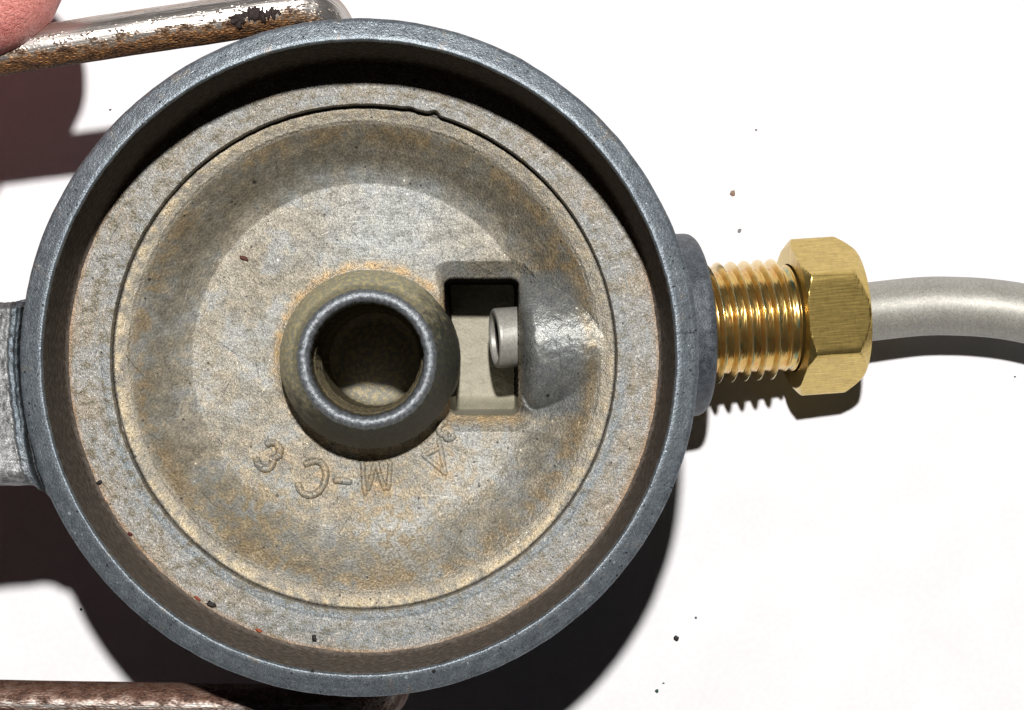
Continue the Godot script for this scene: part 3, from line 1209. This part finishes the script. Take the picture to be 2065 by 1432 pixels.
func hand_field(q: Vector3) -> float:
	var d := 1.0e6
	for b in bones:
		var a: Vector3 = b[0]
		var ab: Vector3 = b[1]
		var t := clampf((q - a).dot(ab) * b[4], 0.0, 1.0)
		var e := (q - a - ab * t).length() - lerpf(b[2], b[3], t)
		var k: float = b[5]
		var h := clampf(0.5 + 0.5 * (d - e) / k, 0.0, 1.0)
		d = lerpf(d, e, h) - k * h * (1.0 - h)
	return d


func chain(points: Array, radii: Array, k: float) -> void:
	for i in points.size() - 1:
		var a: Vector3 = points[i]
		var ab: Vector3 = points[i + 1] - points[i]
		bones.append([a, ab, float(radii[i]), float(radii[i + 1]), 1.0 / maxf(ab.length_squared(), 1.0), k])


func P3(px: float, py: float, h: float) -> Vector3:
	return at(px, py, h) / U


func build_hand() -> void:
	# palm and wrist, then thumb, forefinger, middle, ring and little finger; all but the tip of the forefinger lies outside the picture
	var wrist := P3(-3150, -2350, 560)
	var mcp := [P3(-1720, -1520, 980), P3(-1900, -1150, 1010), P3(-2150, -850, 960), P3(-2420, -640, 880)]
	for k in 4:
		chain([wrist + Vector3(0, 0, (k - 1.5) * 180.0), mcp[k]], [330 - 10 * k, 225 - 8 * k], 120.0)
	chain([mcp[0], P3(-960, -900, 1080), P3(-460, -380, 860), P3(-52, -64, 668)], [225, 210, 200, 190], 24.0)
	chain([mcp[1], P3(-1180, -480, 1120), P3(-640, -120, 900), P3(-222, 72, 720)], [220, 205, 195, 182], 24.0)
	chain([mcp[2], P3(-1500, -160, 1050), P3(-1280, 180, 700), P3(-1480, 320, 430)], [212, 195, 180, 165], 24.0)
	chain([mcp[3], P3(-1920, -40, 900), P3(-1760, 220, 640), P3(-1900, 320, 420)], [185, 170, 155, 142], 24.0)
	chain([wrist + Vector3(250, -150, -200), P3(-1900, -1900, 420), P3(-1050, -1150, 380), P3(-480, -420, 430), P3(-220, -150, 470)], [330, 260, 220, 205, 190], 30.0)
	chain([wrist, P3(-4300, -3250, 560)], [420, 450], 150.0)
	var o := thing("person", "person's pink fingertip holding the upper arm of the wire clamp", "person", P3(-3150, -2350, 0) * U)
	var m := surface_net(P3(-4000, -3100, 0), P3(420, 700, 1500), 38.0)
	part("hand", m, M.skin, o).position = -o.position


func surface_net(lo: Vector3, hi: Vector3, cell: float) -> ArrayMesh:
	var n := Vector3i(((hi - lo) / cell).ceil())
	# P3 keeps y up
	var a := Vector3(minf(lo.x, hi.x), minf(lo.y, hi.y), minf(lo.z, hi.z))
	n = Vector3i(((Vector3(maxf(lo.x, hi.x), maxf(lo.y, hi.y), maxf(lo.z, hi.z)) - a) / cell).ceil())
	var field := {}
	var B := 6
	for bz in range(0, n.z, B):
		for by in range(0, n.y, B):
			for bx in range(0, n.x, B):
				var c := a + (Vector3(bx, by, bz) + Vector3.ONE * B * 0.5) * cell
				if absf(hand_field(c)) > cell * (B * 0.87 + 3.0):
					continue
				for z in range(bz, bz + B + 2):
					for y in range(by, by + B + 2):
						for x in range(bx, bx + B + 2):
							var g := Vector3i(x, y, z)
							if not field.has(g):
								field[g] = hand_field(a + Vector3(g) * cell)
	var p := PackedVector3Array()
	var nrm := PackedVector3Array()
	var vert := {}
	var corner := []
	for k in 8:
		corner.append(Vector3i(k & 1, (k >> 1) & 1, (k >> 2) & 1))
	for g in field:
		var sum := Vector3.ZERO
		var count := 0
		var ok := true
		var v := []
		for k in 8:
			if not field.has(g + corner[k]):
				ok = false
				break
			v.append(field[g + corner[k]])
		if not ok:
			continue
		for e in [[0, 1], [2, 3], [4, 5], [6, 7], [0, 2], [1, 3], [4, 6], [5, 7], [0, 4], [1, 5], [2, 6], [3, 7]]:
			var s: float = v[e[0]]
			var t: float = v[e[1]]
			if (s < 0) != (t < 0):
				sum += Vector3(corner[e[0]]).lerp(Vector3(corner[e[1]]), s / (s - t))
				count += 1
		if count == 0:
			continue
		var q := a + (Vector3(g) + sum / count) * cell
		var gr := Vector3.ZERO
		for it in 2:
			var f0 := hand_field(q)
			gr = Vector3(hand_field(q + Vector3(2, 0, 0)) - f0, hand_field(q + Vector3(0, 2, 0)) - f0, hand_field(q + Vector3(0, 0, 2)) - f0).normalized()
			q -= gr * f0
		# skin lines
		vert[g] = p.size()
		p.append(q * U)
		nrm.append(gr)
	var idx := PackedInt32Array()
	for g in vert:
		for ax in 3:
			var d := Vector3i.ZERO
			d[ax] = 1
			if not field.has(g + d):
				continue
			var s: float = field[g]
			var t: float = field[g + d]
			if (s < 0) == (t < 0):
				continue
			var b := Vector3i.ZERO
			var c := Vector3i.ZERO
			b[(ax + 1) % 3] = -1
			c[(ax + 2) % 3] = -1
			if not (vert.has(g + b) and vert.has(g + c) and vert.has(g + b + c)):
				continue
			var q0: int = vert[g]
			var q1: int = vert[g + b]
			var q2: int = vert[g + b + c]
			var q3: int = vert[g + c]
			if s < 0:
				idx.append_array([q0, q2, q1, q0, q3, q2])
			else:
				idx.append_array([q0, q1, q2, q0, q2, q3])
	return indexed(p, PackedVector2Array(), idx, PackedColorArray(), nrm)


# ------------------------------------------------------------------ crumbs

func crumb(size: Vector3, s: int) -> ArrayMesh:
	var p := PackedVector3Array()
	var nu := 12
	var nv := 8
	for j in nv + 1:
		for i in nu + 1:
			var a := TAU * (i % nu) / nu
			var b := PI * j / nv
			var d := Vector3(sin(b) * cos(a), cos(b), sin(b) * sin(a))
			var k := 1.0 + 0.75 * n_mid.get_noise_3dv(d * 26.0 + Vector3(s * 71.0, 0, 0))
			p.append(Vector3(d.x * size.x, d.y * size.y, d.z * size.z) * k * U)
	return grid(p, PackedVector2Array(), nu + 1, nv + 1)


func build_crumbs() -> void:
	var list := [
		[1477, 389, 0, 5, 6.5, Color(0.52, 0.42, 0.36), "pale brown crumb on the white sheet, upper right above the brass thread", 10],
		[1491, 466, 0, 3.5, 5, Color(0.42, 0.43, 0.44), "small grey crumb just above the brass thread on the white sheet", 40],
		[1525, 262, 0, 2.6, 2.6, Color(0.5, 0.5, 0.52), "tiny grey speck alone on the white sheet at upper right", 0],
		[1364, 1287, 0, 6.5, 5, Color(0.08, 0.07, 0.07), "black crumb on the white sheet, right of the head's shadow", 30],
		[1325, 1394, 0, 4, 4, Color(0.04, 0.22, 0.20), "dark green speck on the white sheet near the bottom edge", 0],
		[1403, 1246, 0, 3, 2.5, Color(0.2, 0.3, 0.34), "tiny teal speck up and right of the black crumb", 0],
		[1338, 1378, 0, 2.5, 2, Color(0.25, 0.35, 0.36), "tiny speck just above the dark green speck", 0],
		[2047, 760, 0, 2.5, 2.0, Color(0.3, 0.3, 0.36), "tiny grey speck under the steel tube's bend", 0],
		[163, 1229, 0, 2.6, 3, Color(0.1, 0.08, 0.08), "tiny black speck on the lit sheet at lower left", 0],
		[222, 221, 0, 2.5, 2.5, Color(0.35, 0.33, 0.36), "tiny speck on the white sheet beside the fingertip's shadow", 0],
		[492, 521, FLOOR + 2, 9, 4, Color(0.28, 0.12, 0.09), "dark red rust flake on the bowl floor left of the spigot", 20],
		[645, 611, 520, 6, 5, Color(0.32, 0.08, 0.08), "dark red flake on the upper left of the spigot", -30],
		[634, 1287, 556, 5, 8, Color(0.05, 0.05, 0.05), "black crumb on the ledge at the bottom of the head", 5],
		[522, 1272, 556, 7, 3.5, Color(0.50, 0.22, 0.08), "orange rust flake on the ledge at bottom left, the right one of two", 20],
		[398, 1207, 556, 8, 3, Color(0.45, 0.19, 0.09), "orange rust flake on the ledge at bottom left, the left one of two", 35],
		[426, 1219, 556, 10, 6, Color(0.10, 0.07, 0.06), "dark brown crumb between the two orange rust flakes", 25],
		[200, 973, 556, 7, 4, Color(0.07, 0.06, 0.06), "black crumb on the ledge at the left of the head", -20],
		[262, 1077, 556, 5, 4, Color(0.30, 0.10, 0.07), "reddish crumb on the ledge at lower left", 10],
		[836, 163, 556, 4, 5, Color(0.10, 0.07, 0.06), "dark crumb on the ledge at the top of the head", 0],
	]
	var k := 0
	for c in list:
		var m := metal("crumb", c[5], 0.0, 0.7)
		var low: float = minf(c[3], c[4]) * 0.6
		var o := part("crumb" if not used.has("crumb") else "crumb", crumb(Vector3(c[3], low, c[4]), k), m, self)
		o.name = numbered("crumb")
		o.position = at(c[0], c[1], c[2] + low * 0.6)
		o.rotation_degrees.y = -c[7]
		tag(o, c[6], "crumb", "loose crumbs and flakes")
		k += 1
